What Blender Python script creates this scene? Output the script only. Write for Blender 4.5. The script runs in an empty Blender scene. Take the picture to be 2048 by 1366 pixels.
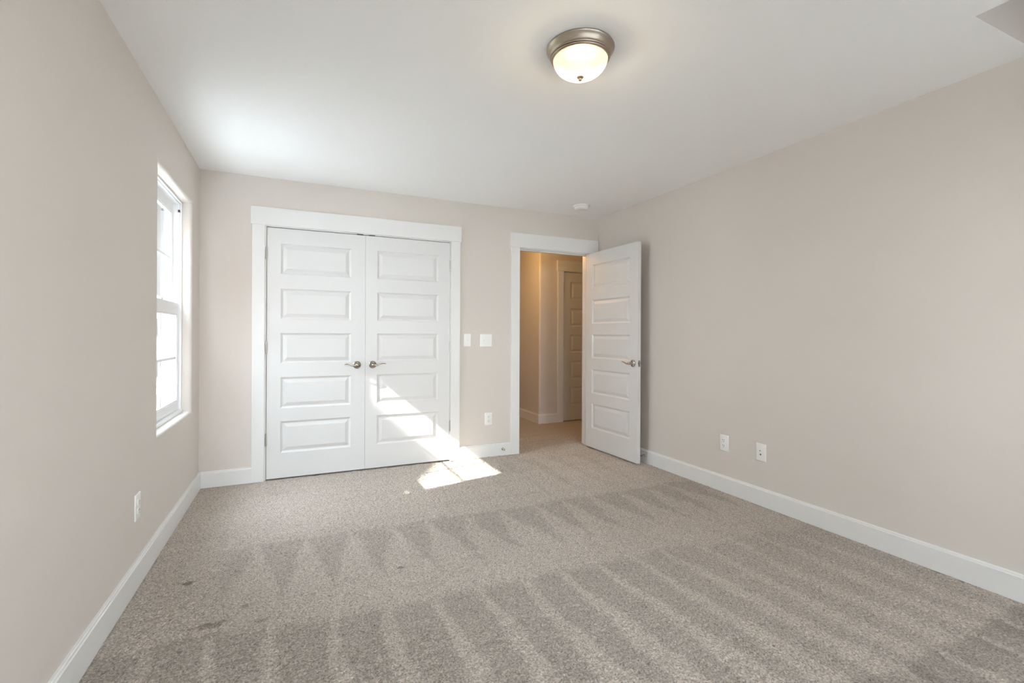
import bpy, math, random
from math import pi, sin, cos, radians
from mathutils import Matrix, Vector

random.seed(4)
S = bpy.context.scene
COL = S.collection

# ------------------------------------------------------------------ camera
W, H = 3.641, 2.44            # room width, ceiling height
FRONT = -5.35                 # wall behind the camera
TH = .4258                    # yaw to the right
cam_d = bpy.data.cameras.new('camera')
cam_d.sensor_width = 36.0
cam_d.sensor_fit = 'HORIZONTAL'
cam_d.lens = 944.2 / 2048 * 36.0
cam_d.shift_y = -13.36 / 2048
cam_d.clip_start = .02
cam_d.clip_end = 400
cam = bpy.data.objects.new('camera', cam_d)
COL.objects.link(cam)
cam.matrix_world = (Matrix.Translation((.6868, -4.2705, 1.184)) @ Matrix.Rotation(-TH, 4, 'Z')
                    @ Matrix.Rotation(pi/2, 4, 'X') @ Matrix.Rotation(.0045, 4, 'Z'))
S.camera = cam

# ------------------------------------------------------------------ view + world + sun
S.view_settings.view_transform = 'Standard'
S.view_settings.look = 'None'
S.view_settings.gamma = 1
S.view_settings.use_curve_mapping = False
S.view_settings.exposure = 0.45
SKY = 25.0
SUN = 15.0
wd = bpy.data.worlds.new('sky')
S.world = wd
wd.use_nodes = True
nt = wd.node_tree
nt.nodes.clear()
wo = nt.nodes.new('ShaderNodeOutputWorld')
bg = nt.nodes.new('ShaderNodeBackground')
tc = nt.nodes.new('ShaderNodeTexCoord')
sp = nt.nodes.new('ShaderNodeSeparateXYZ')
cr = nt.nodes.new('ShaderNodeValToRGB')
nt.links.new(tc.outputs['Generated'], sp.inputs[0])
nt.links.new(sp.outputs['Z'], cr.inputs[0])
cr.color_ramp.elements[0].position = 0.0
cr.color_ramp.elements[0].color = (.97, .985, 1, 1)
cr.color_ramp.elements[1].position = .8
cr.color_ramp.elements[1].color = (.78, .88, 1, 1)
nt.links.new(cr.outputs[0], bg.inputs[0])
# the sky is brightest on the sun's side and a clear deep blue away from it (towards +y)
az = nt.nodes.new('ShaderNodeMapRange')
az.interpolation_type = 'SMOOTHSTEP'
nt.links.new(sp.outputs['Y'], az.inputs[0])
az.inputs[1].default_value = .55
az.inputs[2].default_value = .88
az.inputs[3].default_value = SKY
az.inputs[4].default_value = .72
nt.links.new(az.outputs[0], bg.inputs[1])
nt.links.new(bg.outputs[0], wo.inputs[0])

sd = bpy.data.lights.new('sun', 'SUN')
sd.energy = SUN
sd.angle = radians(.6)
sd.color = (1, .96, .9)
so = bpy.data.objects.new('sun', sd)
COL.objects.link(so)
SUNV = Vector((1, .235, -.84))
so.rotation_euler = SUNV.to_track_quat('-Z', 'Y').to_euler()
so.location = (-20, -5, 18)

S.cycles.max_bounces = 14
S.cycles.diffuse_bounces = 9
S.cycles.transparent_max_bounces = 16
S.cycles.sample_clamp_indirect = 12
S.cycles.caustics_reflective = False
S.cycles.caustics_refractive = False


# ------------------------------------------------------------------ materials
def mat(name, color, rough=.6, metal=0.0, spec=.5, bump=None, var=None):
    """bump=(scale, strength, distance)   var=(scale, amount) slight tone variation"""
    m = bpy.data.materials.new(name)
    m.use_nodes = True
    t = m.node_tree
    b = t.nodes['Principled BSDF']
    b.inputs['Base Color'].default_value = (*color, 1)
    b.inputs['Roughness'].default_value = rough
    b.inputs['Metallic'].default_value = metal
    b.inputs['Specular IOR Level'].default_value = spec
    tc = t.nodes.new('ShaderNodeTexCoord')
    if bump:
        n = t.nodes.new('ShaderNodeTexNoise')
        n.inputs['Scale'].default_value = bump[0]
        n.inputs['Detail'].default_value = 3
        t.links.new(tc.outputs['Object'], n.inputs['Vector'])
        bp = t.nodes.new('ShaderNodeBump')
        bp.inputs['Strength'].default_value = bump[1]
        bp.inputs['Distance'].default_value = bump[2]
        t.links.new(n.outputs['Fac'], bp.inputs['Height'])
        t.links.new(bp.outputs[0], b.inputs['Normal'])
    if var:
        n = t.nodes.new('ShaderNodeTexNoise')
        n.inputs['Scale'].default_value = var[0]
        t.links.new(tc.outputs['Object'], n.inputs['Vector'])
        mr = t.nodes.new('ShaderNodeMapRange')
        mr.inputs[3].default_value = 1 - var[1]
        mr.inputs[4].default_value = 1 + var[1]
        t.links.new(n.outputs['Fac'], mr.inputs[0])
        hs = t.nodes.new('ShaderNodeHueSaturation')
        hs.inputs['Color'].default_value = (*color, 1)
        t.links.new(mr.outputs[0], hs.inputs['Value'])
        t.links.new(hs.outputs[0], b.inputs['Base Color'])
    return m


M = {}
M['wall'] = mat('greige_wall_paint', (.672, .626, .585), .75, spec=.25, bump=(260, .12, .0006), var=(1.2, .012))
M['ceiling'] = mat('white_ceiling_paint', (.91, .915, .915), .9, spec=.15, bump=(180, .12, .0006))
M['trim'] = mat('white_semi_gloss_trim', (.77, .77, .765), .38, spec=.45, bump=(40, .03, .0006))
M['door'] = mat('white_moulded_door', (.705, .705, .705), .42, spec=.42, bump=(300, .08, .0003))
M['vinyl'] = mat('white_vinyl', (.86, .87, .88), .35, bump=(50, .02, .0003))
M['plastic'] = mat('white_plastic', (.84, .84, .82), .35, bump=(60, .02, .0002))
M['dark'] = mat('dark_slot', (.03, .03, .03), .6, bump=(60, .02, .0002))
M['nickel'] = mat('satin_nickel', (.46, .42, .37), .17, 1.0, bump=(200, .05, .0002))
M['brushed'] = mat('brushed_nickel_pan', (.42, .36, .30), .42, 1.0, bump=(150, .05, .0002))
M['hinge'] = mat('hinge_metal', (.55, .53, .50), .35, 1.0, bump=(150, .05, .0002))
M['rubber'] = mat('white_rubber', (.8, .8, .78), .6, bump=(90, .05, .0003))
M['siding'] = mat('grey_siding', (.86, .86, .86), .8, bump=(3, .2, .01), var=(2, .05))
M['brick'] = mat('blocker_dark_brick', (.13, .08, .06), .9, bump=(9, .6, .01), var=(7, .2))  # dark skin of the added house, dims the light it sends back
M['shingle'] = mat('roof_shingle', (.20, .20, .21), .9, bump=(12, .6, .02), var=(6, .15))
M['grass'] = mat('lawn', (.10, .12, .05), .95, bump=(20, .8, .03), var=(.6, .3))
M['concrete'] = mat('pale_concrete', (.47, .465, .455), .9, bump=(6, .2, .01), var=(.5, .08))
M['house_trim'] = mat('house_white_trim', (.7, .7, .7), .7, bump=(8, .1, .003))


def glass_mat():
    m = bpy.data.materials.new('window_glass')
    m.use_nodes = True
    t = m.node_tree
    t.nodes.clear()
    o = t.nodes.new('ShaderNodeOutputMaterial')
    mx = t.nodes.new('ShaderNodeMixShader')
    tr = t.nodes.new('ShaderNodeBsdfTransparent')
    gl = t.nodes.new('ShaderNodeBsdfGlossy')
    ge = t.nodes.new('ShaderNodeNewGeometry')
    dt = t.nodes.new('ShaderNodeVectorMath')
    dt.operation = 'DOT_PRODUCT'
    t.links.new(ge.outputs['Normal'], dt.inputs[0])
    t.links.new(ge.outputs['Incoming'], dt.inputs[1])
    def mth(op, *a):
        n = t.nodes.new('ShaderNodeMath')
        n.operation = op
        for i, v in enumerate(a):
            if isinstance(v, float): n.inputs[i].default_value = v
            else: t.links.new(v, n.inputs[i])
        return n.outputs[0]
    c1 = mth('SUBTRACT', 1.0, mth('ABSOLUTE', dt.outputs['Value']))
    fres = mth('ADD', .04, mth('MULTIPLY', .96, mth('POWER', c1, 5.0)))
    tr.inputs[0].default_value = (.93, .945, .94, 1)
    gl.inputs['Roughness'].default_value = .0
    t.links.new(fres, mx.inputs[0])
    t.links.new(tr.outputs[0], mx.inputs[1])
    t.links.new(gl.outputs[0], mx.inputs[2])
    t.links.new(mx.outputs[0], o.inputs[0])
    return m


M['glass'] = glass_mat()


def screen_mat():
    m = bpy.data.materials.new('insect_screen_mesh')
    m.use_nodes = True
    t = m.node_tree
    b = t.nodes['Principled BSDF']
    b.inputs['Base Color'].default_value = (.25, .25, .25, 1)
    b.inputs['Alpha'].default_value = .42
    return m


M['screen'] = screen_mat()


def lamp_mat(name, color, strength):
    """alabaster glass lit from inside: soft swirls, hottest where the bulbs sit at its centre"""
    m = bpy.data.materials.new(name)
    m.use_nodes = True
    t = m.node_tree
    b = t.nodes['Principled BSDF']
    b.inputs['Base Color'].default_value = (.30, .29, .27, 1)
    b.inputs['Roughness'].default_value = .3
    tc = t.nodes.new('ShaderNodeTexCoord')
    n = t.nodes.new('ShaderNodeTexNoise')
    n.inputs['Scale'].default_value = 9
    n.inputs['Detail'].default_value = 3
    n.inputs['Distortion'].default_value = 1.6
    t.links.new(tc.outputs['Object'], n.inputs['Vector'])
    ln = t.nodes.new('ShaderNodeVectorMath')
    ln.operation = 'LENGTH'
    mp = t.nodes.new('ShaderNodeMapping')
    mp.inputs['Scale'].default_value = (1, 1, 0)
    t.links.new(tc.outputs['Object'], mp.inputs[0])
    t.links.new(mp.outputs[0], ln.inputs[0])
    r = t.nodes.new('ShaderNodeMapRange')
    r.inputs[1].default_value = .02
    r.inputs[2].default_value = .125
    r.inputs[3].default_value = 1.35
    r.inputs[4].default_value = .62
    t.links.new(ln.outputs['Value'], r.inputs[0])
    r2 = t.nodes.new('ShaderNodeMapRange')
    r2.inputs[1].default_value = .3
    r2.inputs[2].default_value = .7
    r2.inputs[3].default_value = .86
    r2.inputs[4].default_value = 1.12
    t.links.new(n.outputs['Fac'], r2.inputs[0])
    mu = t.nodes.new('ShaderNodeMath')
    mu.operation = 'MULTIPLY'
    t.links.new(r.outputs[0], mu.inputs[0])
    t.links.new(r2.outputs[0], mu.inputs[1])
    m2 = t.nodes.new('ShaderNodeMath')
    m2.operation = 'MULTIPLY'
    m2.inputs[1].default_value = strength
    t.links.new(mu.outputs[0], m2.inputs[0])
    b.inputs['Emission Color'].default_value = (*color, 1)
    t.links.new(m2.outputs[0], b.inputs['Emission Strength'])
    # thin alabaster lets part of the bulbs' light straight through
    mo = t.nodes['Material Output']
    tr = t.nodes.new('ShaderNodeBsdfTransparent')
    tr.inputs[0].default_value = (1, .93, .8, 1)
    ms = t.nodes.new('ShaderNodeMixShader')
    ms.inputs[0].default_value = .78
    t.links.new(tr.outputs[0], ms.inputs[1])
    t.links.new(b.outputs[0], ms.inputs[2])
    t.links.new(ms.outputs[0], mo.inputs[0])
    return m


M['lamp'] = lamp_mat('alabaster_glass', (1, .84, .50), .74)
M['hall_lamp'] = lamp_mat('hall_alabaster_glass', (1, .58, .22), 2.5)


class NX:
    """tiny expression helper for math node chains"""
    def __init__(s, t): s.t = t

    def op(s, o, *a):
        n = s.t.nodes.new('ShaderNodeMath')
        n.operation = o
        for i, v in enumerate(a):
            if isinstance(v, (int, float)): n.inputs[i].default_value = v
            else: s.t.links.new(v, n.inputs[i])
        return n.outputs[0]

    def add(s, a, b): return s.op('ADD', a, b)
    def sub(s, a, b): return s.op('SUBTRACT', a, b)
    def mul(s, a, b): return s.op('MULTIPLY', a, b)

    def smooth(s, v, a, b, lo=0., hi=1.):
        n = s.t.nodes.new('ShaderNodeMapRange')
        n.interpolation_type = 'SMOOTHSTEP'
        s.t.links.new(v, n.inputs[0])
        for i, q in enumerate((a, b, lo, hi)):
            if isinstance(q, (int, float)): n.inputs[i + 1].default_value = q
            else: s.t.links.new(q, n.inputs[i + 1])
        return n.outputs[0]

    def noise(s, vec, scale, detail=2, rough=.5, dist=0.):
        n = s.t.nodes.new('ShaderNodeTexNoise')
        n.inputs['Scale'].default_value = scale
        n.inputs['Detail'].default_value = detail
        n.inputs['Roughness'].default_value = rough
        n.inputs['Distortion'].default_value = dist
        s.t.links.new(vec, n.inputs['Vector'])
        return n.outputs['Fac']


def carpet_mat():
    m = bpy.data.materials.new('cut_pile_carpet')
    m.use_nodes = True
    t = m.node_tree
    b = t.nodes['Principled BSDF']
    e = NX(t)
    tc = t.nodes.new('ShaderNodeTexCoord')
    P = tc.outputs['Object']
    sp = t.nodes.new('ShaderNodeSeparateXYZ')
    t.links.new(P, sp.inputs[0])
    X, Y = sp.outputs[0], sp.outputs[1]
    w1 = e.sub(e.noise(P, 2.2, 2), .5)
    w2 = e.sub(e.noise(P, 14, 3), .5)
    fine = e.sub(e.noise(P, 60, 2), .5)

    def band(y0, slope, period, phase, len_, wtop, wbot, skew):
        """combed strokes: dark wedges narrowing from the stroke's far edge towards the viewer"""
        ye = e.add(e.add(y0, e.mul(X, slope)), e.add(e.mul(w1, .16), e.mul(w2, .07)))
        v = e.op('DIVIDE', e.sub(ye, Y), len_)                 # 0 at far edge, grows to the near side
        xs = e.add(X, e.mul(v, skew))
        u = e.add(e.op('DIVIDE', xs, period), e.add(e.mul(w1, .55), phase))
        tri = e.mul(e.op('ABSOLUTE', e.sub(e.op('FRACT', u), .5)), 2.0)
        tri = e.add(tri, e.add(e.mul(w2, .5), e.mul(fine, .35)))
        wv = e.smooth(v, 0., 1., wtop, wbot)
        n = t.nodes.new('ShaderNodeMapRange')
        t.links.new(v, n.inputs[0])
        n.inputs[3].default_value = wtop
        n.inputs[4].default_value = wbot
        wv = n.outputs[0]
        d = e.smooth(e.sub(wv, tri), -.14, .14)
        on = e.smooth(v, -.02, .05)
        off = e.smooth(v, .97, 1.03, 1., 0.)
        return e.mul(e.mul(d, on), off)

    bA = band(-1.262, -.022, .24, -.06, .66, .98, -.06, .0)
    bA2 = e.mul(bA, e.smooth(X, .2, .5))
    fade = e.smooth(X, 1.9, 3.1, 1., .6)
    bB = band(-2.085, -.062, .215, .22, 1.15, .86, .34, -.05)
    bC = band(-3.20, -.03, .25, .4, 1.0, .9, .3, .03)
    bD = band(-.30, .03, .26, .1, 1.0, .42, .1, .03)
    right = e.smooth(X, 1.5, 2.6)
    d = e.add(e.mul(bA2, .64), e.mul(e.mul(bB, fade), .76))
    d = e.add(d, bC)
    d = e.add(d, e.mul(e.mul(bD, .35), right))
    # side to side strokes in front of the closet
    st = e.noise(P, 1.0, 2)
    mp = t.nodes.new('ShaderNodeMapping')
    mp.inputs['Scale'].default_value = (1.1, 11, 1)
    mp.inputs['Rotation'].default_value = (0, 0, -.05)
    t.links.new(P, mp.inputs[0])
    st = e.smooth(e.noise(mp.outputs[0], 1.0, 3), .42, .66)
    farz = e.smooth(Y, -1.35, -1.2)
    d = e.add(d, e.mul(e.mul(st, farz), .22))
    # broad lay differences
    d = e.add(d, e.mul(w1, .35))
    # tuft scale speckle
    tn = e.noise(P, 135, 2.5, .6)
    vo = t.nodes.new('ShaderNodeTexVoronoi')
    vo.inputs['Scale'].default_value = 170
    dn = t.nodes.new('ShaderNodeTexNoise')
    dn.inputs['Scale'].default_value = 90
    t.links.new(P, dn.inputs['Vector'])
    vm = t.nodes.new('ShaderNodeVectorMath')
    vm.operation = 'MULTIPLY_ADD'
    vm.inputs[1].default_value = (.012, .012, .012)
    t.links.new(dn.outputs['Color'], vm.inputs[0])
    t.links.new(P, vm.inputs[2])
    t.links.new(vm.outputs[0], vo.inputs['Vector'])
    vd = vo.outputs['Distance']
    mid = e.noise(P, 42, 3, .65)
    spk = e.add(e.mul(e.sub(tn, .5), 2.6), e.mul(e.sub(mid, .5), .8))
    # colour lightened over the far strip: its combed lay plus painted window light
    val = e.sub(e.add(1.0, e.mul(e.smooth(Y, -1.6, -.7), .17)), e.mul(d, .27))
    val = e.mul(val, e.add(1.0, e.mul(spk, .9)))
    # a few dirty marks near the left wall
    mk = None
    for (x, y, sx, sy, a) in ((.36, -2.02, .055, .018, .40), (.22, -1.60, .025, .012, .5), (.56, -2.06, .05, .015, .18),
                              (1.17, -1.85, .018, .012, .45), (.48, -1.92, .014, .02, .35), (.30, -2.10, .10, .02, .15)):
        dx = e.op('DIVIDE', e.sub(X, x), sx)
        dy = e.op('DIVIDE', e.sub(Y, y), sy)
        r2 = e.add(e.add(e.mul(dx, dx), e.mul(dy, dy)), e.add(e.mul(w2, 5.0), e.mul(fine, 4.0)))
        g = e.mul(e.smooth(r2, 0., 2.2, 1., 0.), a*.8)
        mk = g if mk is None else e.add(mk, g)
    val = e.mul(val, e.sub(1.0, e.mul(mk, e.add(.4, e.mul(tn, 1.2)))))
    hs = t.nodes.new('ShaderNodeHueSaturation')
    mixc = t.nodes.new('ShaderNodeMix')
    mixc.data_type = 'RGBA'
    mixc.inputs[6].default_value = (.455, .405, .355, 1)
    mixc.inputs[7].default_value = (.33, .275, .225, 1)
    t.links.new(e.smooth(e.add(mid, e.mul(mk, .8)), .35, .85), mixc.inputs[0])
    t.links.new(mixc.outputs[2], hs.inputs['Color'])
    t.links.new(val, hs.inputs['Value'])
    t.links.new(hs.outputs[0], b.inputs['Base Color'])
    b.inputs['Roughness'].default_value = 1.0
    b.inputs['Specular IOR Level'].default_value = .05
    b.inputs['Sheen Weight'].default_value = .15
    hgt = e.add(e.add(e.mul(tn, .9), e.mul(vd, -.5)), e.mul(mid, 1.1))
    bp = t.nodes.new('ShaderNodeBump')
    bp.inputs['Strength'].default_value = 1.0
    bp.inputs['Distance'].default_value = .005
    t.links.new(hgt, bp.inputs['Height'])
    t.links.new(bp.outputs[0], b.inputs['Normal'])
    return m


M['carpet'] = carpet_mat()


# ------------------------------------------------------------------ mesh helpers
class MB:
    def __init__(s): s.v, s.f, s.m = [], [], []

    def box(s, x0, x1, y0, y1, z0, z1, mi=0):
        n = len(s.v)
        s.v += [(x, y, z) for z in (z0, z1) for y in (y0, y1) for x in (x0, x1)]
        for q in ((0, 2, 3, 1), (4, 5, 7, 6), (0, 1, 5, 4), (2, 6, 7, 3), (0, 4, 6, 2), (1, 3, 7, 5)):
            s.f.append(tuple(n + i for i in q)); s.m.append(mi)
        return s

    def quad(s, a, b, c, d, mi=0):
        n = len(s.v)
        s.v += [a, b, c, d]
        s.f.append((n, n+1, n+2, n+3)); s.m.append(mi)
        return s

    def prism(s, prof, p0, p1, ux, uy):
        """sweep a closed 2D profile (list of (a,b)) along p0->p1, axes ux, uy"""
        n = len(s.v)
        k = len(prof)
        ux, uy = Vector(ux), Vector(uy)
        for p in (p0, p1):
            for a, b in prof:
                s.v.append(tuple(Vector(p) + ux*a + uy*b))
        for i in range(k):
            j = (i+1) % k
            s.f.append((n+i, n+j, n+k+j, n+k+i)); s.m.append(0)
        s.f.append(tuple(n+i for i in range(k))[::-1]); s.m.append(0)
        s.f.append(tuple(n+k+i for i in range(k))); s.m.append(0)
        return s

    def lathe(s, prof, c, axis='z', seg=48, close=False):
        """prof = [(r, h)], revolve round axis through c"""
        n0 = len(s.v)
        rows = []
        for r, h in prof:
            row = []
            if r < 1e-6:
                row = [len(s.v)]
                s.v.append(s._ax(c, 0, 0, h, axis))
            else:
                for i in range(seg):
                    a = 2*pi*i/seg
                    row.append(len(s.v))
                    s.v.append(s._ax(c, r*cos(a), r*sin(a), h, axis))
            rows.append(row)
        for a, b in zip(rows, rows[1:]):
            for i in range(seg):
                j = (i+1) % seg
                if len(a) == 1 and len(b) == 1: continue
                if len(a) == 1: s.f.append((a[0], b[i], b[j]))
                elif len(b) == 1: s.f.append((a[i], b[0], a[j]))
                else: s.f.append((a[i], b[i], b[j], a[j]))
                s.m.append(0)
        return s

    @staticmethod
    def _ax(c, a, b, h, axis):
        if axis == 'z': return (c[0]+a, c[1]+b, c[2]+h)
        if axis == 'y': return (c[0]+a, c[1]+h, c[2]+b)
        return (c[0]+h, c[1]+a, c[2]+b)

    def tube(s, pts, radii, seg=12, flat=(1, 1), up=(0, 1, 0)):
        pts = [Vector(p) for p in pts]
        rows = []
        up = Vector(up)
        for i, p in enumerate(pts):
            d = (pts[min(i+1, len(pts)-1)] - pts[max(i-1, 0)]).normalized()
            a = d.cross(up).normalized()
            b = a.cross(d).normalized()
            row = []
            r = radii[i] if isinstance(radii, (list, tuple)) else radii
            for k in range(seg):
                t = 2*pi*k/seg
                row.append(len(s.v))
                s.v.append(tuple(p + a*cos(t)*r*flat[0] + b*sin(t)*r*flat[1]))
            rows.append(row)
        for a, b in zip(rows, rows[1:]):
            for i in range(seg):
                j = (i+1) % seg
                s.f.append((a[i], a[j], b[j], b[i])); s.m.append(0)
        s.f.append(tuple(rows[0][::-1])); s.m.append(0)
        s.f.append(tuple(rows[-1])); s.m.append(0)
        return s

    def build(s, name, mats, parent=None, smooth=False, bevel=0, weld=False, loc=None, angle=35):
        me = bpy.data.meshes.new(name)
        me.from_pydata([tuple(v) for v in s.v], [], s.f)
        if not isinstance(mats, (list, tuple)): mats = [mats]
        for m in mats: me.materials.append(m)
        for p, mi in zip(me.polygons, s.m): p.material_index = mi
        import bmesh
        bm = bmesh.new()
        bm.from_mesh(me)
        if weld: bmesh.ops.remove_doubles(bm, verts=bm.verts, dist=1e-5)
        bmesh.ops.recalc_face_normals(bm, faces=bm.faces)
        bm.to_mesh(me)
        bm.free()
        if smooth:
            me.polygons.foreach_set('use_smooth', [True]*len(me.polygons))
            me.set_sharp_from_angle(angle=radians(angle))
        o = bpy.data.objects.new(name, me)
        COL.objects.link(o)
        if loc: o.location = loc
        if parent: o.parent = parent
        if bevel:
            b = o.modifiers.new('bevel', 'BEVEL')
            b.width = bevel
            b.segments = 2
            b.limit_method = 'ANGLE'
            b.angle_limit = radians(50)
        return o


def tag(o, label=None, cat=None, group=None, kind=None):
    if label: o['label'] = label
    if cat: o['category'] = cat
    if group: o['group'] = group
    if kind: o['kind'] = kind
    return o


def empty(name, loc=(0, 0, 0), rz=0):
    o = bpy.data.objects.new(name, None)
    COL.objects.link(o)
    o.empty_display_size = .05
    o.location = loc
    o.rotation_euler = (0, 0, rz)
    return o


def copy_tree(o, parent=None):
    c = o.copy()
    COL.objects.link(c)
    if parent:
        c.parent = parent
    for ch in [x for x in list(bpy.data.objects) if x.parent == o]:
        copy_tree(ch, c)
    return c


def struct(o, label, cat):
    return tag(o, label, cat, kind='structure')


# ------------------------------------------------------------------ room shell
T = .115
CX0, CX1 = .455, 1.986        # closet opening between jamb faces
DX0, DX1 = 2.706, 3.524       # bedroom door opening between jamb faces
JT = .018                     # jamb board thickness
DZ = 2.048                    # opening height
OUTX, OUTY, HALLY = 6.2, 3.6, 1.315

# floor with carpet, runs on into the hall
import numpy as np


def tuft_floor():
    """one carpet mesh: real tuft relief on a 5 mm grid where the carpet is seen close, a plain slab round it"""
    rng = np.random.default_rng(7)
    x0, x1, y0, y1 = .0, W, -4.0, .60
    st = .005
    nx, ny = int(round((x1-x0)/st)) + 1, int(round((y1-y0)/st)) + 1
    def blur(a, k):
        for _ in range(k):
            a = (np.roll(a, 1, 0) + 2*a + np.roll(a, -1, 0))/4
            a = (np.roll(a, 1, 1) + 2*a + np.roll(a, -1, 1))/4
        return a/a.std()
    h = blur(rng.standard_normal((ny, nx)), 1)*.0017 + blur(rng.standard_normal((ny, nx)), 4)*.0013 \
        + blur(rng.standard_normal((ny, nx)), 30)*.0006
    h -= .002
    xs, ys = np.linspace(x0, x1, nx), np.linspace(y0, y1, ny)
    jx = rng.uniform(-.0012, .0012, (ny, nx)); jy = rng.uniform(-.0012, .0012, (ny, nx))
    X, Y = np.meshgrid(xs, ys)
    edge = np.zeros((ny, nx), bool); edge[[0, -1]] = True; edge[:, [0, -1]] = True
    jx[edge] = 0; jy[edge] = 0; h[edge] = 0
    co = np.stack([X + jx, Y + jy, h], -1).reshape(-1, 3)
    i = np.arange(ny*nx).reshape(ny, nx)
    q = np.stack([i[:-1, :-1], i[:-1, 1:], i[1:, 1:], i[1:, :-1]], -1).reshape(-1, 4)
    n0 = len(co)
    X0, X1, Y0, Y1 = -.02, OUTX, FRONT - .02, OUTY
    ex = []
    qf = []
    def slab(a, b, c, d, z=0.):
        k = n0 + len(ex)
        ex.extend([(a, c, z), (b, c, z), (b, d, z), (a, d, z)])
        qf.append((k, k+1, k+2, k+3) if z == 0. else (k+3, k+2, k+1, k))
    slab(X0, X1, Y0, y0); slab(X0, X1, y1, Y1); slab(X0, x0, y0, y1); slab(x1, X1, y0, y1)
    slab(X0, X1, Y0, Y1, -.12)
    co = np.vstack([co, np.array(ex)])
    q = np.vstack([q, np.array(qf)])
    me = bpy.data.meshes.new('floor')
    me.vertices.add(len(co)); me.vertices.foreach_set('co', co.astype(np.float32).ravel())
    me.loops.add(q.size); me.loops.foreach_set('vertex_index', q.astype(np.int32).ravel())
    me.polygons.add(len(q)); me.polygons.foreach_set('loop_start', np.arange(0, q.size, 4, dtype=np.int32))
    me.update(calc_edges=True)
    me.polygons.foreach_set('use_smooth', [True]*len(q))
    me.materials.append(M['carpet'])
    ob = bpy.data.objects.new('floor', me)
    COL.objects.link(ob)
    return ob


struct(tuft_floor(), 'beige cut pile carpet combed into vacuum strokes, running out through the doorway', 'floor')

# ceiling (with the raised recess near the right wall behind the camera)
RX, RY, RZ = 3.100, -3.333, 3.05
o = MB()
o.box(-.2, OUTX, RY, OUTY + .1, H, H + .1)
o.box(-.2, RX, FRONT - .2, RY, H, H + .1)
struct(o.build('ceiling', M['ceiling']), 'flat white ceiling over the bedroom and hall', 'ceiling')
o = MB()
o.box(RX - .05, W + .12, RY + .001, RY + .08, H + .1, RZ)
o.box(RX - .08, RX, FRONT, RY + .08, H + .1, RZ)
o.box(W, W + .12, FRONT, RY, H, RZ)
o.box(RX - .08, W + .12, FRONT - .1, FRONT, H, RZ)
o.box(RX - .08, W + .12, FRONT - .1, RY + .08, RZ, RZ + .06)
# painted lining of the ceiling edge inside the recess
o.box(RX, W, RY - .0015, RY, H + .0005, H + .1)
struct(o.build('wall_recess', M['wall']), 'greige walls of the raised ceiling recess at the top right corner', 'wall')

# back wall with two openings
o = MB()
zt = DZ + JT
o.box(-.12, CX0 - JT, 0, T, 0, H)
o.box(CX1 + JT, DX0 - JT, 0, T, 0, H)
o.box(DX1 + JT, W, 0, T, 0, H)
o.box(CX0 - JT, CX1 + JT, 0, T, zt, H)
o.box(DX0 - JT, DX1 + JT, 0, T, zt, H)
struct(o.build('wall_back', M['wall']), 'greige back wall holding the closet and the open doorway', 'wall')

# right wall
o = MB()
o.box(W, W + .12, FRONT, T, 0, H)
struct(o.build('wall_right', M['wall']), 'long plain greige wall on the right', 'wall')

# left wall with window opening and rounded returns
WY0, WY1, WZ0, WZ1 = -1.17, -.272, .632, 2.108
R = .022
WT = .16
o = MB()


def wall_with_hole(o, ylo, yhi, zlo, zhi, holes, x=0., thick=WT, r=R, depth=.060):
    """wall in the plane x (room on +x) with rounded-edge openings"""
    ys = sorted({ylo, yhi} | {h[0] - r for h in holes} | {h[1] + r for h in holes})
    for a, b in zip(ys, ys[1:]):
        hs = [h for h in holes if h[0] - r <= a + 1e-6 and b <= h[1] + r + 1e-6]
        if not hs:
            o.quad((x, a, zlo), (x, b, zlo), (x, b, zhi), (x, a, zhi))
        for h in hs:
            o.quad((x, a, zlo), (x, b, zlo), (x, b, h[2] - r), (x, a, h[2] - r))
            o.quad((x, a, h[3] + r), (x, b, h[3] + r), (x, b, zhi), (x, a, zhi))
    for (y0, y1, z0, z1) in holes:
        rings = []
        for k in range(9):
            a = pi/2*k/8
            d = r*(1 - sin(a)); xx = x - r*(1 - cos(a))
            rings.append((d, xx))
        rings.append((0, x - thick))
        rr = [[(xx, y0-d, z0-d), (xx, y1+d, z0-d), (xx, y1+d, z1+d), (xx, y0-d, z1+d)] for d, xx in rings]
        for A, B in zip(rr, rr[1:]):
            for i in range(4):
                j = (i+1) % 4
                o.quad(A[i], A[j], B[j], B[i])
    # outside skin
    ys = sorted({ylo, yhi} | {h[0] for h in holes} | {h[1] for h in holes})
    for a, b in zip(ys, ys[1:]):
        hs = [h for h in holes if h[0] <= a + 1e-6 and b <= h[1] + 1e-6]
        if not hs:
            o.quad((x - thick, a, zlo), (x - thick, b, zlo), (x - thick, b, zhi), (x - thick, a, zhi))
        for h in hs:
            o.quad((x - thick, a, zlo), (x - thick, b, zlo), (x - thick, b, h[2]), (x - thick, a, h[2]))
            o.quad((x - thick, a, h[3]), (x - thick, b, h[3]), (x - thick, b, zhi), (x - thick, a, zhi))
    for yy in (ylo, yhi):
        o.quad((x, yy, zlo), (x - thick, yy, zlo), (x - thick, yy, zhi), (x, yy, zhi))
    for zz in (zlo, zhi):
        o.quad((x, ylo, zz), (x - thick, ylo, zz), (x - thick, yhi, zz), (x, yhi, zz))


wall_with_hole(o, FRONT - .1, T, 0, H, [(WY0, WY1, WZ0, WZ1)])
struct(o.build('wall_left', M['wall'], weld=True, smooth=True), 'greige wall on the left with the recessed window', 'wall')

# front wall behind the camera, with two unseen windows added for fill light; built facing +x then turned
FWIN = [(-3.15, -2.25, .632, 2.108), (-1.45, -.55, .632, 2.108)]
o = MB()
wall_with_hole(o, -W - .12, .0, 0, H, FWIN)
fw = o.build('wall_front', M['wall'], weld=True, smooth=True)
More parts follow.
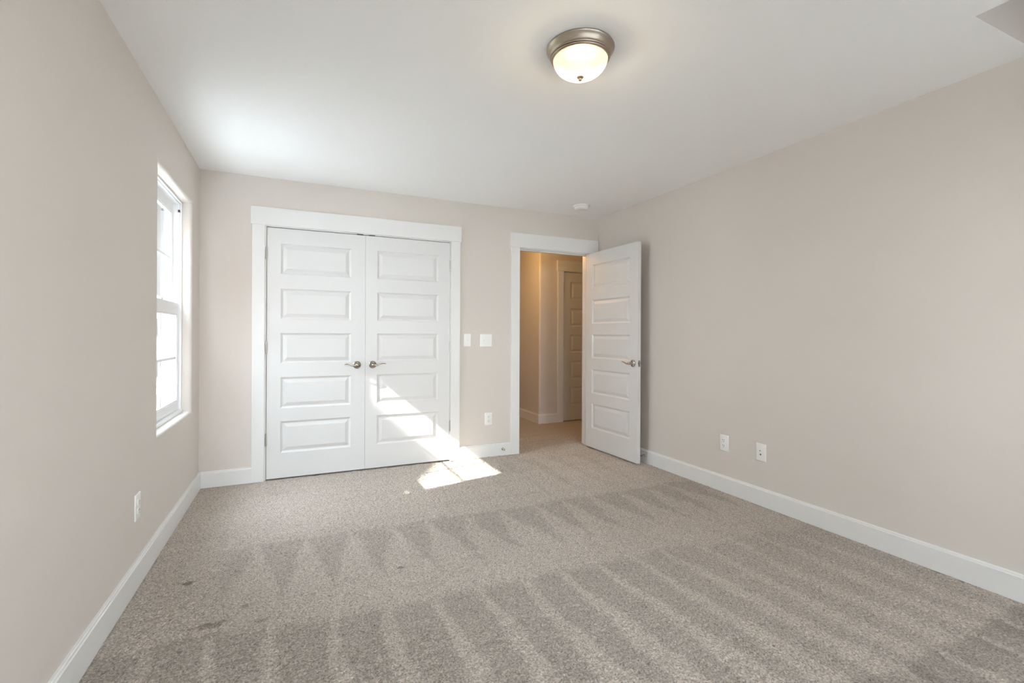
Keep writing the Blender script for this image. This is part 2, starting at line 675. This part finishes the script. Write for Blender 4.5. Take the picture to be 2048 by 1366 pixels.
# local +x -> world +y, local y -> world -x
fw.rotation_euler = (0, 0, pi/2)
fw.location = (0, FRONT, 0)
struct(fw, 'greige wall behind the viewer with two added windows', 'wall')

# closet shell
o = MB()
o.box(.12, .20, T, .80, 0, H)
o.box(2.25, 2.33, T, OUTY, 0, H)
o.box(.12, 2.33, .80, .88, 0, H)
struct(o.build('wall_closet', M['wall']), 'walls round the closet and the hall side', 'wall')

# hall walls with rounded outside corner
HX = 3.622
o = MB()
pts = []
r = .025
pts.append((HX, OUTY))
for k in range(9):
    a = pi + pi/2*k/8
    pts.append((HX + r + r*cos(a), HALLY + r + r*sin(a)))
hd0, hd1 = 3.990, 4.760         # hall door opening
pts2 = [(hd0 - JT, HALLY), (hd0 - JT, HALLY + T), (HX + T, HALLY + T), (HX + T, OUTY)]
full = pts + pts2
n = len(o.v)
for z in (0, H):
    o.v += [(x, y, z) for x, y in full]
k = len(full)
for i in range(k):
    j = (i+1) % k
    o.f.append((n+i, n+j, n+k+j, n+k+i)); o.m.append(0)
o.f.append(tuple(range(n, n+k))); o.m.append(0)
o.f.append(tuple(range(n+k, n+2*k))); o.m.append(0)
o.box(hd1 + JT, OUTX, HALLY, HALLY + T, 0, H)
o.box(hd0 - JT, hd1 + JT, HALLY, HALLY + T, DZ + JT, H)
struct(o.build('wall_hall', M['wall'], smooth=True), 'hall wall with a rounded corner beside the far door', 'wall')
o = MB()
o.box(W, OUTX, 0, T, 0, H)
o.box(OUTX, OUTX + .1, 0, OUTY, 0, H)
o.box(2.33, OUTX, OUTY, OUTY + .1, 0, H)
o.box(hd0 - .4, OUTX, HALLY + .9, HALLY + 1.0, 0, H)
struct(o.build('wall_hall', M['wall']), 'hidden walls closing the hall', 'wall')


# ------------------------------------------------------------------ trim
def casing(name, label, x0, x1, y, sgn, xl=None, xr=None, ztop=2.055, jam=None, left=True, right=True, cw=.089,
           hx0=None, hx1=None, ht=.142):
    """flat craftsman casing: legs x0/x1 are the inner edges; y wall plane; sgn -1 = projects to -y"""
    root = empty(name, ((x0+x1)/2, y, 0))
    L = root.location
    def part(mb, n, bevel=.0012):
        for i, v in enumerate(mb.v): mb.v[i] = (v[0]-L.x, v[1]-L.y, v[2]-L.z)
        return mb.build(n, M['trim'], root, bevel=bevel)
    t = .018*sgn
    def bx(a, b, z0, z1, th, n):
        part(MB().box(a, b, min(y, y+th), max(y, y+th), z0, z1), n)
    if left: bx(x0 - cw, x0, 0, ztop, t, 'side_casing')
    if right: bx(x1, x1 + cw, 0, ztop, t, 'side_casing')
    a = hx0 if hx0 is not None else x0 - cw - .011
    b = hx1 if hx1 is not None else x1 + cw + .011
    bx(a, b, ztop, ztop + ht, .023*sgn, 'head_casing')
    struct(root, label, 'door casing')
    return root, part


# closet casing + jamb
root, part = casing('trim_1', 'white flat casing round the double closet doors', .443, 1.989, 0, -1)
part(MB().box(CX0 - JT, CX0, 0, T, 0, DZ + JT), 'jamb')
part(MB().box(CX1, CX1 + JT, 0, T, 0, DZ + JT), 'jamb')
part(MB().box(CX0, CX1, 0, T, DZ, DZ + JT), 'head_jamb')
part(MB().box(CX0, CX1, .040, .052, DZ - .012, DZ), 'door_stop_strip')
for cx in (1.175, 1.275):      # ball catch plates over the meeting edge
    q = MB().box(cx - .026, cx + .026, -.0035, .030, DZ - .0055, DZ + .0018)
    for i, v in enumerate(q.v): q.v[i] = tuple(Vector(v) - root.location)
    tag(q.build('catch_plate', M['dark'], root), label='dark metal catch plate over the closet doors')

# bedroom doorway casing + jamb with stops, both sides
root, part = casing('trim_2', 'white flat casing round the open bedroom doorway', 2.700, 3.530, 0, -1, hx1=3.631)
part(MB().box(DX0 - JT, DX0, 0, T, 0, DZ + JT), 'jamb')
part(MB().box(DX1, DX1 + JT, 0, T, 0, DZ + JT), 'jamb')
part(MB().box(DX0, DX1, 0, T, DZ, DZ + JT), 'head_jamb')
part(MB().box(DX0, DX0 + .011, .038, .075, 0, DZ), 'stop_strip')
part(MB().box(DX1 - .011, DX1, .038, .075, 0, DZ), 'stop_strip')
part(MB().box(DX0, DX1, .038, .075, DZ - .011, DZ), 'stop_strip')
part(MB().box(2.700 - .089, 2.700, T, T + .018, 0, 2.055), 'side_casing')
part(MB().box(3.530, 3.620, T, T + .018, 0, 2.055), 'side_casing')
part(MB().box(2.600, 3.631, T, T + .023, 2.055, 2.197), 'head_casing')

# hall door casing
root, part = casing('trim_3', 'white flat casing round the closed hall door', 3.985, 4.765, HALLY, -1)
part(MB().box(hd0 - JT, hd0, HALLY, HALLY + T, 0, DZ + JT), 'jamb')
part(MB().box(hd1, hd1 + JT, HALLY, HALLY + T, 0, DZ + JT), 'jamb')
part(MB().box(hd0, hd1, HALLY, HALLY + T, DZ, DZ + JT), 'head_jamb')

# baseboards:  profile (out from wall, up)
BP = [(0, 0), (.016, 0), (.016, .110), (.0125, .1135), (.0115, .121), (.009, .1235), (0, .1235)]


def base(name, p0, p1, out, label, prof=BP):
    o = MB()
    c = (Vector(p0) + Vector(p1))/2
    o.prism(prof, Vector(p0) - c, Vector(p1) - c, out, (0, 0, 1))
    q = o.build(name, M['trim'], loc=tuple(c))
    return struct(q, label, 'baseboard')


base('baseboard_left', (0, FRONT, 0), (0, 0, 0), (1, 0, 0), 'white baseboard along the left wall under the window')
base('baseboard_right', (W, FRONT, 0), (W, 0, 0), (-1, 0, 0), 'white baseboard along the long right wall')
base('baseboard_back', (.016, 0, 0), (.354, 0, 0), (0, -1, 0), 'short white baseboard in the left back corner beside the closet')
base('baseboard_back', (2.078, 0, 0), (2.611, 0, 0), (0, -1, 0), 'white baseboard between the closet and the doorway')
base('baseboard_front', (.016, FRONT, 0), (W - .016, FRONT, 0), (0, 1, 0), 'white baseboard on the wall behind the viewer')
base('baseboard_hall', (HX, HALLY + .0, 0), (HX, OUTY, 0), (-1, 0, 0), 'white hall baseboard running back from the rounded corner')
base('baseboard_hall', (HX - .016, HALLY, 0), (3.896, HALLY, 0), (0, -1, 0), 'white hall baseboard beside the far door casing')
base('baseboard_hall', (2.33, .14, 0), (2.33, OUTY, 0), (1, 0, 0), 'white baseboard on the hidden side of the hall')

# ------------------------------------------------------------------ doors
PZ = [(.214, .471), (.577, .830), (.944, 1.190), (1.303, 1.551), (1.670, 1.917)]


def door_leaf(w, x0, x1, parent, h=2.030, th=.035, pz=PZ, zb=.012, name='leaf', y0=0.):
    """five panel moulded leaf, local x 0..w, y 0..th, z zb.."""
    o = MB()
    ztop = h + zb
    for side in (0, 1):
        y = y0 if side == 0 else y0 + th
        s = 1 if side == 0 else -1          # into the leaf
        o.quad((0, y, zb), (x0, y, zb), (x0, y, ztop), (0, y, ztop))
        o.quad((x1, y, zb), (w, y, zb), (w, y, ztop), (x1, y, ztop))
        zs = [zb] + [v for p in pz for v in p] + [ztop]
        for a, b in zip(zs[::2], zs[1::2]):
            o.quad((x0, y, a), (x1, y, a), (x1, y, b), (x0, y, b))
        prof = [(0, 0), (.002, .0025), (.005, .0055), (.014, .0112), (.018, .0116), (.020, .0108), (.044, .0020), (.047, .0014)]
        for (a, b) in pz:
            rings = []
            for d, dep in prof:
                yy = y + s*dep
                rings.append([(x0+d, yy, a+d), (x1-d, yy, a+d), (x1-d, yy, b-d), (x0+d, yy, b-d)])
            for A, B in zip(rings, rings[1:]):
                for i in range(4):
                    j = (i+1) % 4
                    o.quad(A[i], A[j], B[j], B[i])
            o.quad(*rings[-1])
    ya, yb = y0, y0 + th
    zs = [zb] + [v for p in pz for v in p] + [ztop]
    for x in (0, w):
        o.quad((x, ya, zb), (x, yb, zb), (x, yb, ztop), (x, ya, ztop))
    for z in (zb, ztop):
        o.quad((0, ya, z), (w, ya, z), (w, yb, z), (0, yb, z))
    return o.build(name, M['door'], parent, weld=True)


def lever(parent, x, y, z, sx, out, latch=True):
    """lever set on a leaf: rosette at x,z; lever points towards sx; out = -1/+1 along local y"""
    r = empty('lever_handle', (x, y, z))
    r.parent = parent
    o = MB()
    prof = [(0, .0), (.0315, .0), (.0330, .002), (.0325, .005), (.0290, .0085), (.0200, .0105), (.0150, .012),
            (.0125, .016), (.0115, .030), (.0125, .040), (.0135, .046), (.0125, .053), (.008, .057), (0, .058)]
    o.lathe([(a, b*out) for a, b in prof], (0, 0, 0), 'y', 32)
    o.build('rosette', M['nickel'], r, smooth=True)
    o = MB()
    ctl = [(0, .048, .000, .0085), (.012, .050, -.0015, .0092), (.026, .052, -.003, .0088), (.042, .053, .000, .0072), (.058, .053, .0055, .0060),
           (.074, .052, .0100, .0052), (.088, .050, .0110, .0046), (.100, .047, .0085, .0040), (.106, .045, .0060, .0030)]
    o.tube([(a*sx, b*out, c) for a, b, c, d in ctl], [d for *_, d in ctl], 14, (.85, .9), (0, 0, 1))
    o.build('lever', M['nickel'], r, smooth=True, angle=60)
    return r


def hinge(parent, x, y, z, out=-1, leafdir=1):
    """butt hinge: knuckle barrel plus slivers of the leaves"""
    o = MB()
    hh = .048
    for k in range(5):
        a = -hh + k*(2*hh/5)
        b = a + 2*hh/5 - .0008
        o.lathe([(0, a), (.0058, a), (.0058, b), (0, b)], (0, 0, 0), 'z', 14)
    o.lathe([(0, hh), (.0045, hh), (.004, hh + .003), (0, hh + .0045)], (0, 0, 0), 'z', 14)
    o.lathe([(0, -hh), (.0045, -hh), (.004, -hh - .003), (0, -hh - .0045)], (0, 0, 0), 'z', 14)
    o.box(-.0025, .0025, .002, .020, -hh, hh)
    return o.build('hinge', M['hinge'], parent, smooth=True, loc=(x, y, z))


# closet pair
LW = .7615
d1 = empty('door_1', (.4585, 0, 0))
door_leaf(LW, .101, .645, d1)
lever(d1, .6945, 0, .918, -1, -1)
for z in (1.832, 1.077, .330): hinge(d1, -.0035, -.005, z)
struct(d1, 'left leaf of the white five panel closet doors, lever near its right edge', 'door')
d2 = empty('door_2', (1.2215, 0, 0))
door_leaf(LW, .100, .651, d2)
lever(d2, .0625, 0, .918, 1, -1)
for z in (1.826, 1.073, .331): hinge(d2, LW + .003, -.005, z)
struct(d2, 'right leaf of the white five panel closet doors, crossed by a band of sunlight', 'door')

# open bedroom door: hinge pin on the room side of the right jamb, swung a little past square
DW = .812
ang = radians(91.9)
d3 = empty('door_3', (DX1 + .001, -.008, 0), ang)
# local: closed leaf runs to -x from the pin, room face at y=+.008
hold = empty('leaf_origin')
COL.objects.unlink(hold)
bpy.data.objects.remove(hold)
lf = door_leaf(DW, .110, .702, d3, y0=.008)
lf.location = (-DW - .003, 0, 0)
hx = -DW - .003 + .062
lever(d3, hx, .043, .926, 1, 1)
lever(d3, hx, .008, .926, 1, -1)
for z in (1.83, 1.075, .33): hinge(d3, 0, 0, z)
o = MB()
xe = -DW - .003
o.box(xe - .0012, xe + .001, .013, .038, .898, .955)
tag(o.build('latch_plate', M['nickel'], d3, bevel=.0006), label='satin nickel latch plate on the door edge')
o = MB()
o.box(xe - .010, xe, .019, .032, .918, .935)
o.build('latch_bolt', M['nickel'], d3, bevel=.002)
struct(d3, 'white five panel bedroom door standing open against the right wall', 'door')

# hall door (closed)
d4 = empty('door_4', (hd0 + .003, HALLY, 0))
door_leaf(hd1 - hd0 - .006, .108, .656, d4)
lever(d4, .70, 0, .918, -1, -1)
for z in (1.83, 1.075, .33): hinge(d4, -.0035, -.005, z)
struct(d4, 'closed white five panel door seen across the hall through the doorway', 'door')


# ------------------------------------------------------------------ windows
def window(name, y0, y1, z0, z1):
    """single hung vinyl window; local x out of the room is -x, opening y0..y1, z0..z1"""
    r = empty(name)
    XF = -.060
    XB = -.150
    f = .022
    o = MB()
    # stepped frame: outer part plus a jamb liner step
    for (xa, xb, w) in ((XF, XB, f*.55), (XF - .012, XB, f*.85), (XF - .048, XB, f)):
        o.box(xb, xa, y0, y0 + w, z0, z1)
        o.box(xb, xa, y1 - w, y1, z0, z1)
        o.box(xb, xa, y0, y1, z0, z0 + w)
        o.box(xb, xa, y0, y1, z1 - w, z1)
    # sloped sill nose
    o.box(XB, XF + .006, y0, y1, z0, z0 + .020)
    o.build('frame', M['vinyl'], r, bevel=.0015)
    zm = 1.372

    def sash(xa, xb, za, zb, top, bot, st, nm):
        ya, yb = y0 + f - .004, y1 - f + .004
        s = MB()
        s.box(xb, xa, ya, ya + st, za, zb)
        s.box(xb, xa, yb - st, yb, za, zb)
        s.box(xb, xa, ya + st, yb - st, za, za + bot)
        s.box(xb, xa, ya + st, yb - st, zb - top, zb)
        # glazing bead
        xm = (xa + xb)/2
        q = .008
        s.box(xm - .010, xm + .010, ya + st, ya + st + q, za + bot, zb - top)
        s.box(xm - .010, xm + .010, yb - st - q, yb - st, za + bot, zb - top)
        s.box(xm - .010, xm + .010, ya + st, yb - st, za + bot, za + bot + q)
        s.box(xm - .010, xm + .010, ya + st, yb - st, zb - top - q, zb - top)
        so_ = s.build(nm, M['vinyl'], r, bevel=.0015)
        g = MB()
        g.box(xm - .002, xm + .002, ya + st, yb - st, za + bot, zb - top)
        g.build('pane', M['glass'], so_)
        if nm == 'lower_sash':      # insect screen on the outside of the lower half
            sc_ = MB()
            xo = XB + .008
            sc_.quad((xo, y0 + f, za), (xo, y1 - f, za), (xo, y1 - f, zb), (xo, y0 + f, zb))
            tag(sc_.build('insect_screen', M['screen'], r), label='fine mesh insect screen')
        mb = MB()
        yc = (ya + yb)/2
        zc = (za + bot + zb - top)/2
        mb.box(xm - .0055, xm + .0055, yc - .008, yc + .008, za + bot, zb - top)
        mb.box(xm - .0050, xm + .0050, ya + st, yb - st, zc - .008, zc + .008)
        mb.build('muntin', M['vinyl'], so_)
        return so_
    sash(XF - .016, XF - .044, z0 + .022, zm + .022, .078, .060, .030, 'lower_sash')
    sash(XF - .050, XF - .078, zm - .018, z1 - f + .004, .066, .036, .030, 'upper_sash')
    lk = MB()
    yc = (y0 + y1)/2
    lk.box(XF - .040, XF - .018, yc - .025, yc + .025, zm + .022, zm + .032)
    lk.tube([(XF - .030, yc, zm + .034), (XF - .022, yc + .03, zm + .036)], .005, 8, (1, 1), (0, 0, 1))
    lk.build('sash_lock', M['vinyl'], r, bevel=.001)
    # small balance clip at the head of the jamb liner
    tb = MB().box(XF - .020, XF - .010, y1 - f - .006, y1 - f*.5, z1 - .075, z1 - .060)
    tag(tb.build('tilt_latch', M['dark'], r), label='small dark clip at the head of the frame')
    return r


w1 = window('window_1', WY0, WY1, WZ0, WZ1)
struct(w1, 'white single hung window with muntins set into the left wall', 'window')
for k, (a, b, c, d) in enumerate(FWIN):  # added windows, never in view, bring fill light from behind
    w = window('window_%d' % (k + 2), a, b, c, d)
    w.rotation_euler = (0, 0, pi/2)
    w.location = (0, FRONT, 0)
    struct(w, ('white single hung window added behind the viewer for fill light, nearer the right wall',
               'white single hung window added behind the viewer for fill light, nearer the left wall')[k], 'window')


def portal(cy, cz, sy, sz, loc, rot):
    l = bpy.data.lights.new('daylight_portal', 'AREA')
    l.shape = 'RECTANGLE'
    l.size, l.size_y = sy, sz
    l.cycles.is_portal = True
    ob = bpy.data.objects.new('daylight_portal', l)
    COL.objects.link(ob)
    ob.location = loc
    ob.rotation_euler = rot
    return ob


portal(0, 0, WZ1-WZ0, WY1-WY0, (-.20, (WY0+WY1)/2, (WZ0+WZ1)/2), (0, -pi/2, 0))
for (a, b, c, d) in FWIN:
    portal(0, 0, b-a, d-c, (-(a+b)/2, FRONT - .20, (c+d)/2), (pi/2, 0, 0))


# ------------------------------------------------------------------ wall plates
def plate(r, w=.078, h=.122):
    o = MB()
    # plate with sloped rim; local: wall plane y=0, faces -y
    t = .006
    a = [(-w/2, 0, -h/2), (w/2, 0, -h/2), (w/2, 0, h/2), (-w/2, 0, h/2)]
    rings = [a]
    for d, y in ((.0006, -.003), (.003, -.0052), (.0065, -t)):
        rings.append([(-w/2+d, y, -h/2+d), (w/2-d, y, -h/2+d), (w/2-d, y, h/2-d), (-w/2+d, y, h/2-d)])
    for A, B in zip(rings, rings[1:]):
        for i in range(4):
            j = (i+1) % 4
            o.quad(A[i], A[j], B[j], B[i])
    o.quad(*rings[-1])
    o.quad(*rings[0][::-1])
    return o.build('cover_plate', M['plastic'], r, weld=True, smooth=True, angle=50)


def screw(r, x, z, y=-.006):
    o = MB()
    o.lathe([(0, -.0012), (.0022, -.001), (.0032, 0), (.0032, .001)], (0, 0, 0), 'y', 14)
    o.box(-.0025, .0025, -.0014, -.001, -.0004, .0004)
    return o.build('screw', M['plastic'], r, smooth=True, loc=(x, y, z))


def outlet():
    r = empty('wall_outlet')
    plate(r)
    for s in (-1, 1):
        c = (0, 0, s*.0205)
        o = MB()
        # rounded receptacle face: circle cut flat at top and bottom
        pts = []
        for k in range(40):
            a = 2*pi*k/40
            pts.append((.0175*cos(a), max(-.0142, min(.0142, .0175*sin(a)))))
        n = len(o.v)
        for y, sc in ((-.004, 1), (-.0082, 1), (-.0088, .96)):
            o.v += [(x*sc, y, z*sc) for x, z in pts]
        for q in range(2):
            for i in range(40):
                j = (i+1) % 40
                o.f.append((n+q*40+i, n+q*40+j, n+(q+1)*40+j, n+(q+1)*40+i)); o.m.append(0)
        o.f.append(tuple(range(n+80, n+120))); o.m.append(0)
        f = o.build('receptacle', M['plastic'], r, smooth=True, loc=c)
        g = MB()
        g.box(-.0080, -.0056, -.0094, -.0086, -.0005, .0090)
        g.box(.0056, .0080, -.0094, -.0086, .0005, .0085)
        g.lathe([(0, -.0094), (.0027, -.0094), (.0027, -.0086), (0, -.0086)], (0, 0, -.0078), 'y', 14)
        tag(g.build('socket_slots', M['dark'], f), label='dark plug slots')
    screw(r, 0, 0)
    return r


def switch(n, downs):
    r = empty('light_switch')
    w = .074 if n == 1 else .122
    plate(r, w, .122)
    for k in range(n):
        x = 0 if n == 1 else (-.023, .023)[k]
        o = MB()
        o.box(-.0055, .0055, -.0072, -.0040, -.0125, .0125)
        b = o.build('toggle_slot', M['plastic'], r, loc=(x, 0, 0), bevel=.0006)
        o = MB()
        s = -1 if downs[k] else 1
        o.prism([(-.0045, -.004), (.0045, -.004), (.0045, .004), (-.0045, .004)], (0, -.004, 0), (0, -.019, s*.010), (1, 0, 0), (0, 0, 1))
        o.build('toggle', M['plastic'], r, loc=(x, 0, 0), bevel=.0012)
        screw(r, x, .030)
        screw(r, x, -.030)
    return r


o1 = outlet()
o1.location = (2.376, 0, .366)
tag(o1, 'white duplex outlet low on the back wall between closet and doorway', 'outlet', 'white wall outlets')
o2 = copy_tree(o1)
o2.location = (W, -1.672, .370)
o2.rotation_euler = (0, 0, -pi/2)
o2['label'] = 'white duplex outlet on the right wall, nearer the open door'
o3 = copy_tree(o1)
o3.location = (0, -1.517, .368)
o3.rotation_euler = (0, 0, pi/2)
o3['label'] = 'white duplex outlet low on the left wall before the window'
s1 = switch(1, [True])
s1.location = (2.156, 0, 1.132)
tag(s1, 'white single toggle light switch beside the closet casing', 'light switch')
s2 = switch(2, [True, False])
s2.location = (2.348, 0, 1.130)
tag(s2, 'white double toggle light switch nearer the open doorway', 'light switch')

r = empty('cable_plate', (W, -1.985, .370), -pi/2)
plate(r, .078, .122)
screw(r, 0, .048)
screw(r, 0, -.048)
o = MB()
o.lathe([(0, -.014), (.0018, -.014), (.0018, -.0125), (.0048, -.0125), (.0048, -.0075), (.0085, -.0072), (.0095, -.005), (.0095, -.004)], (0, 0, .0135), 'y', 24)
o.build('coax_jack', M['plastic'], r, smooth=True)
o = MB()
o.lathe([(0, -.0148), (.0030, -.0148), (.0030, -.0126), (0, -.0126)], (0, 0, .0135), 'y', 12)
tag(o.build('coax_pin_hole', M['dark'], r), label='dark hole of the coax jack')
o = MB()
o.prism([(-.0055, .005), (.0055, .005), (.0055, 0), (.0022, -.006), (-.0022, -.006), (-.0055, 0)], (0, -.0065, -.0145), (0, -.0055, -.0145), (1, 0, 0), (0, 0, 1))
tag(o.build('phone_jack_hole', M['dark'], r), label='dark phone jack hole')
tag(r, 'white cable and phone plate on the right wall beside the outlet', 'wall plate')


# ------------------------------------------------------------------ door stops
def spring_stop(length=.075):
    r = empty('door_stop')
    o = MB()
    o.lathe([(0, 0), (.013, 0), (.013, -.003), (.009, -.007), (.006, -.010), (0, -.010)], (0, 0, 0), 'y', 20)
    o.build('base', M['nickel'], r, smooth=True)
    o = MB()
    turns, seg = 15, 10
    pts = [(.0048*cos(2*pi*k/seg), -.008 - (length - .018)*k/(turns*seg), .0048*sin(2*pi*k/seg)) for k in range(turns*seg + 1)]
    o.tube(pts, .0012, 6, (1, 1), (0, 1, 0))
    o.build('spring', M['nickel'], r, smooth=True)
    o = MB()
    o.lathe([(0, -length + .012), (.0068, -length + .012), (.0070, -length + .003), (.006, -length), (0, -length)], (0, 0, 0), 'y', 18)
    tag(o.build('rubber_tip', M['rubber'], r, smooth=True), label='white rubber tip')
    return r


st = spring_stop()
st.location = (2.521, -.016, .064)
st.rotation_euler = (0, 0, radians(6))
tag(st, 'spring door stop on the baseboard left of the doorway', 'door stop', 'spring door stops')
st2 = copy_tree(st)
st2.location = (W - .016, -.785, .068)
st2.rotation_euler = (0, 0, -pi/2)
st2['label'] = 'spring door stop on the right baseboard behind the open door'


# ------------------------------------------------------------------ ceiling things
def ceiling_lamp(lampmat):
    r = empty('ceiling_light')
    o = MB()
    o.lathe([(0, 0), (.146, 0), (.148, -.004), (.146, -.009), (.142, -.012), (.138, -.020), (.134, -.028), (.131, -.033), (.1285, -.0345),
             (.1315, -.0375), (.1305, -.0405), (.1265, -.0415), (.1285, -.0445), (.1265, -.0475), (.1225, -.048), (.1235, -.051), (.119, -.052), (.117, -.044), (.10, -.03), (0, -.03)],
            (0, 0, 0), 'z', 72)
    tag(o.build('pan', M['brushed'], r, smooth=True, angle=40), label='brushed nickel pan with ribbed rim')
    o = MB()
    prof = [(.1185, -.046)]
    for k in range(1, 15):
        a = pi/2*k/14
        prof.append((.1185*cos(a)**.9 if k < 14 else 0, -.048 - .076*sin(a)))
    o.lathe(prof, (0, 0, 0), 'z', 64)
    tag(o.build('glass_shade', lampmat, r, smooth=True, angle=80), label='glowing alabaster glass bowl')
    o = MB()
    o.lathe([(0, -.120), (.0145, -.121), (.0150, -.124), (.0110, -.128), (.0070, -.130), (.0075, -.134), (.0060, -.138), (0, -.140)], (0, 0, 0), 'z', 24)
    tag(o.build('finial', M['brushed'], r, smooth=True), label='small metal finial')
    return r


cl = ceiling_lamp(M['lamp'])
cl.location = (1.812, -2.503, H)
tag(cl, 'round flush ceiling light glowing on the bedroom ceiling', 'ceiling light')

hl = ceiling_lamp(M['hall_lamp'])
hl.location = (2.97, .93, H)
tag(hl, 'round flush light on the hall ceiling, out of sight', 'ceiling light')
pl = bpy.data.lights.new('bedroom_bulb', 'POINT')
pl.energy = 12
pl.color = (1, .80, .55)
pl.shadow_soft_size = .03
po = bpy.data.objects.new('bedroom_bulb', pl)
COL.objects.link(po)
po.location = (1.812, -2.503, H - .085)
pl = bpy.data.lights.new('hall_bulb', 'POINT')
pl.energy = 12
pl.color = (1, .57, .19)
pl.shadow_soft_size = .10
po = bpy.data.objects.new('hall_bulb', pl)
COL.objects.link(po)
po.location = (2.97, .93, H - .20)

r = empty('smoke_detector', (3.190, -.372, H))
o = MB()
o.lathe([(0, 0), (.078, 0), (.080, -.003), (.079, -.008), (.070, -.011), (0, -.011)], (0, 0, 0), 'z', 48)
o.build('mounting_base', M['plastic'], r, smooth=True)
o = MB()
o.lathe([(0, -.010), (.062, -.010), (.066, -.014), (.068, -.026), (.064, -.034), (.055, -.039), (.040, -.042), (.038, -.041), (.022, -.043), (0, -.044)], (0, 0, 0), 'z', 48)
o.build('housing', M['plastic'], r, smooth=True)
o = MB()
o.lathe([(0, -.046), (.009, -.046), (.010, -.044), (.010, -.042)], (.028, -.020, 0), 'z', 20)
o.build('test_button', M['plastic'], r, smooth=True)
o = MB()
for z in (-.019, -.025):
    o.lathe([(.0660, z - .0012), (.0690, z - .0012), (.0690, z + .0012), (.0660, z + .0012)], (0, 0, 0), 'z', 48)
    o.build('vent_ring', M['plastic'], r, smooth=True)
    o = MB()
tag(r, 'white round smoke detector on the ceiling above the doorway', 'smoke detector')

# ------------------------------------------------------------------ outside
o = MB()
o.box(-70, 40, -60, 110, -3.4, -3.2)
tag(o.build('ground', M['concrete']), 'pale sunlit ground seen through the window', 'ground', kind='structure')
o = MB()
o.box(-40, -5.2, 8, 70, -3.2, -3.12)
tag(o.build('lawn', M['grass']), 'strip of lawn seen through the window', 'lawn', kind='structure')


def house(name, cx0, cx1, cy0, cy1, zb, eave, ridge, axis, label, over=.3, skin='siding'):
    r = empty(name, ((cx0+cx1)/2, (cy0+cy1)/2, zb))
    L = Vector(r.location)
    def put(mb, n, m, p=r):
        for i, v in enumerate(mb.v): mb.v[i] = tuple(Vector(v) - L)
        return mb.build(n, m, p)
    o = MB()
    if axis == 'x':       # ridge runs along x; gables face +-x
        cm = (cy0 + cy1)/2
        prof = [(cy0, zb), (cy1, zb), (cy1, eave), (cm, ridge), (cy0, eave)]
        o.prism(prof, (cx0, 0, 0), (cx1, 0, 0), (0, 1, 0), (0, 0, 1))
        put(o, 'walls', M[skin])
        o = MB()
        sl = (ridge - eave)/(cm - cy0)
        t = .18
        a0 = (cy0 - over, eave - over*sl)
        a1 = (cy1 + over, eave - over*sl)
        o.prism([a0, (cm, ridge), a1, (a1[0], a1[1] + t), (cm, ridge + t), (a0[0], a0[1] + t)], (cx0 - over, 0, 0), (cx1 + over, 0, 0), (0, 1, 0), (0, 0, 1))
        put(o, 'roof', M['shingle'])
        for wy in (cy0 + 1.5, cm, cy1 - 1.5):
            for wz in (zb + 1.2, zb + 4.0):
                o = MB()
                o.box(cx1, cx1 + .05, wy - .5, wy + .5, wz, wz + 1.5)
                f = put(o, 'window', M['house_trim'])
                o = MB()
                o.box(cx1 + .05, cx1 + .06, wy - .42, wy + .42, wz + .08, wz + 1.42)
                put(o, 'pane', M['dark'], f)
    else:
        cm = (cx0 + cx1)/2
        prof = [(cx0, zb), (cx1, zb), (cx1, eave), (cm, ridge), (cx0, eave)]
        o.prism(prof, (0, cy0, 0), (0, cy1, 0), (1, 0, 0), (0, 0, 1))
        put(o, 'walls', M[skin])
        o = MB()
        sl = (ridge - eave)/(cm - cx0)
        t = .18
        a0 = (cx0 - over, eave - over*sl)
        a1 = (cx1 + over, eave - over*sl)
        o.prism([a0, (cm, ridge), a1, (a1[0], a1[1] + t), (cm, ridge + t), (a0[0], a0[1] + t)], (0, cy0 - over, 0), (0, cy1 + over, 0), (1, 0, 0), (0, 0, 1))
        put(o, 'roof', M['shingle'])
        for wx in (cx0 + 1.5, cm, cx1 - 1.5):
            for wz in (zb + 1.2, zb + 4.0):
                o = MB()
                o.box(wx - .5, wx + .5, cy0 - .05, cy0, wz, wz + 1.5)
                f = put(o, 'window', M['house_trim'])
                o = MB()
                o.box(wx - .42, wx + .42, cy0 - .06, cy0 - .05, wz + .08, wz + 1.42)
                put(o, 'pane', M['dark'], f)
    tag(r, label, 'house', kind='structure')
    return r


# gable roof next door whose rake crosses the sun; top line z = 6.565 + .62*(y + 1.935) at x = -6
ridge_y = -1.0
RAKE = .62
ridge_z = 6.585 + RAKE*(ridge_y + 1.935)
half = 4.6
house('outdoor_house', -16, -6.3, ridge_y - half, ridge_y + half, -3.2, ridge_z - .18 - RAKE*half, ridge_z - .18, 'x',
      'two storey white house next door with a gable roof, outside the left window')
house('outdoor_house', -15, -4.6, -17.6, -6.1, -3.2, 7.4, 10.8, 'x', 'added dark brick gabled house, out of sight, blocking sky light', skin='brick')  # unseen house added to hold low sky light off the left window
house('outdoor_house', -15, -7.1, 36, 46, -3.2, 2.4, 4.6, 'y', 'grey gabled house far down the street, glimpsed through the window')
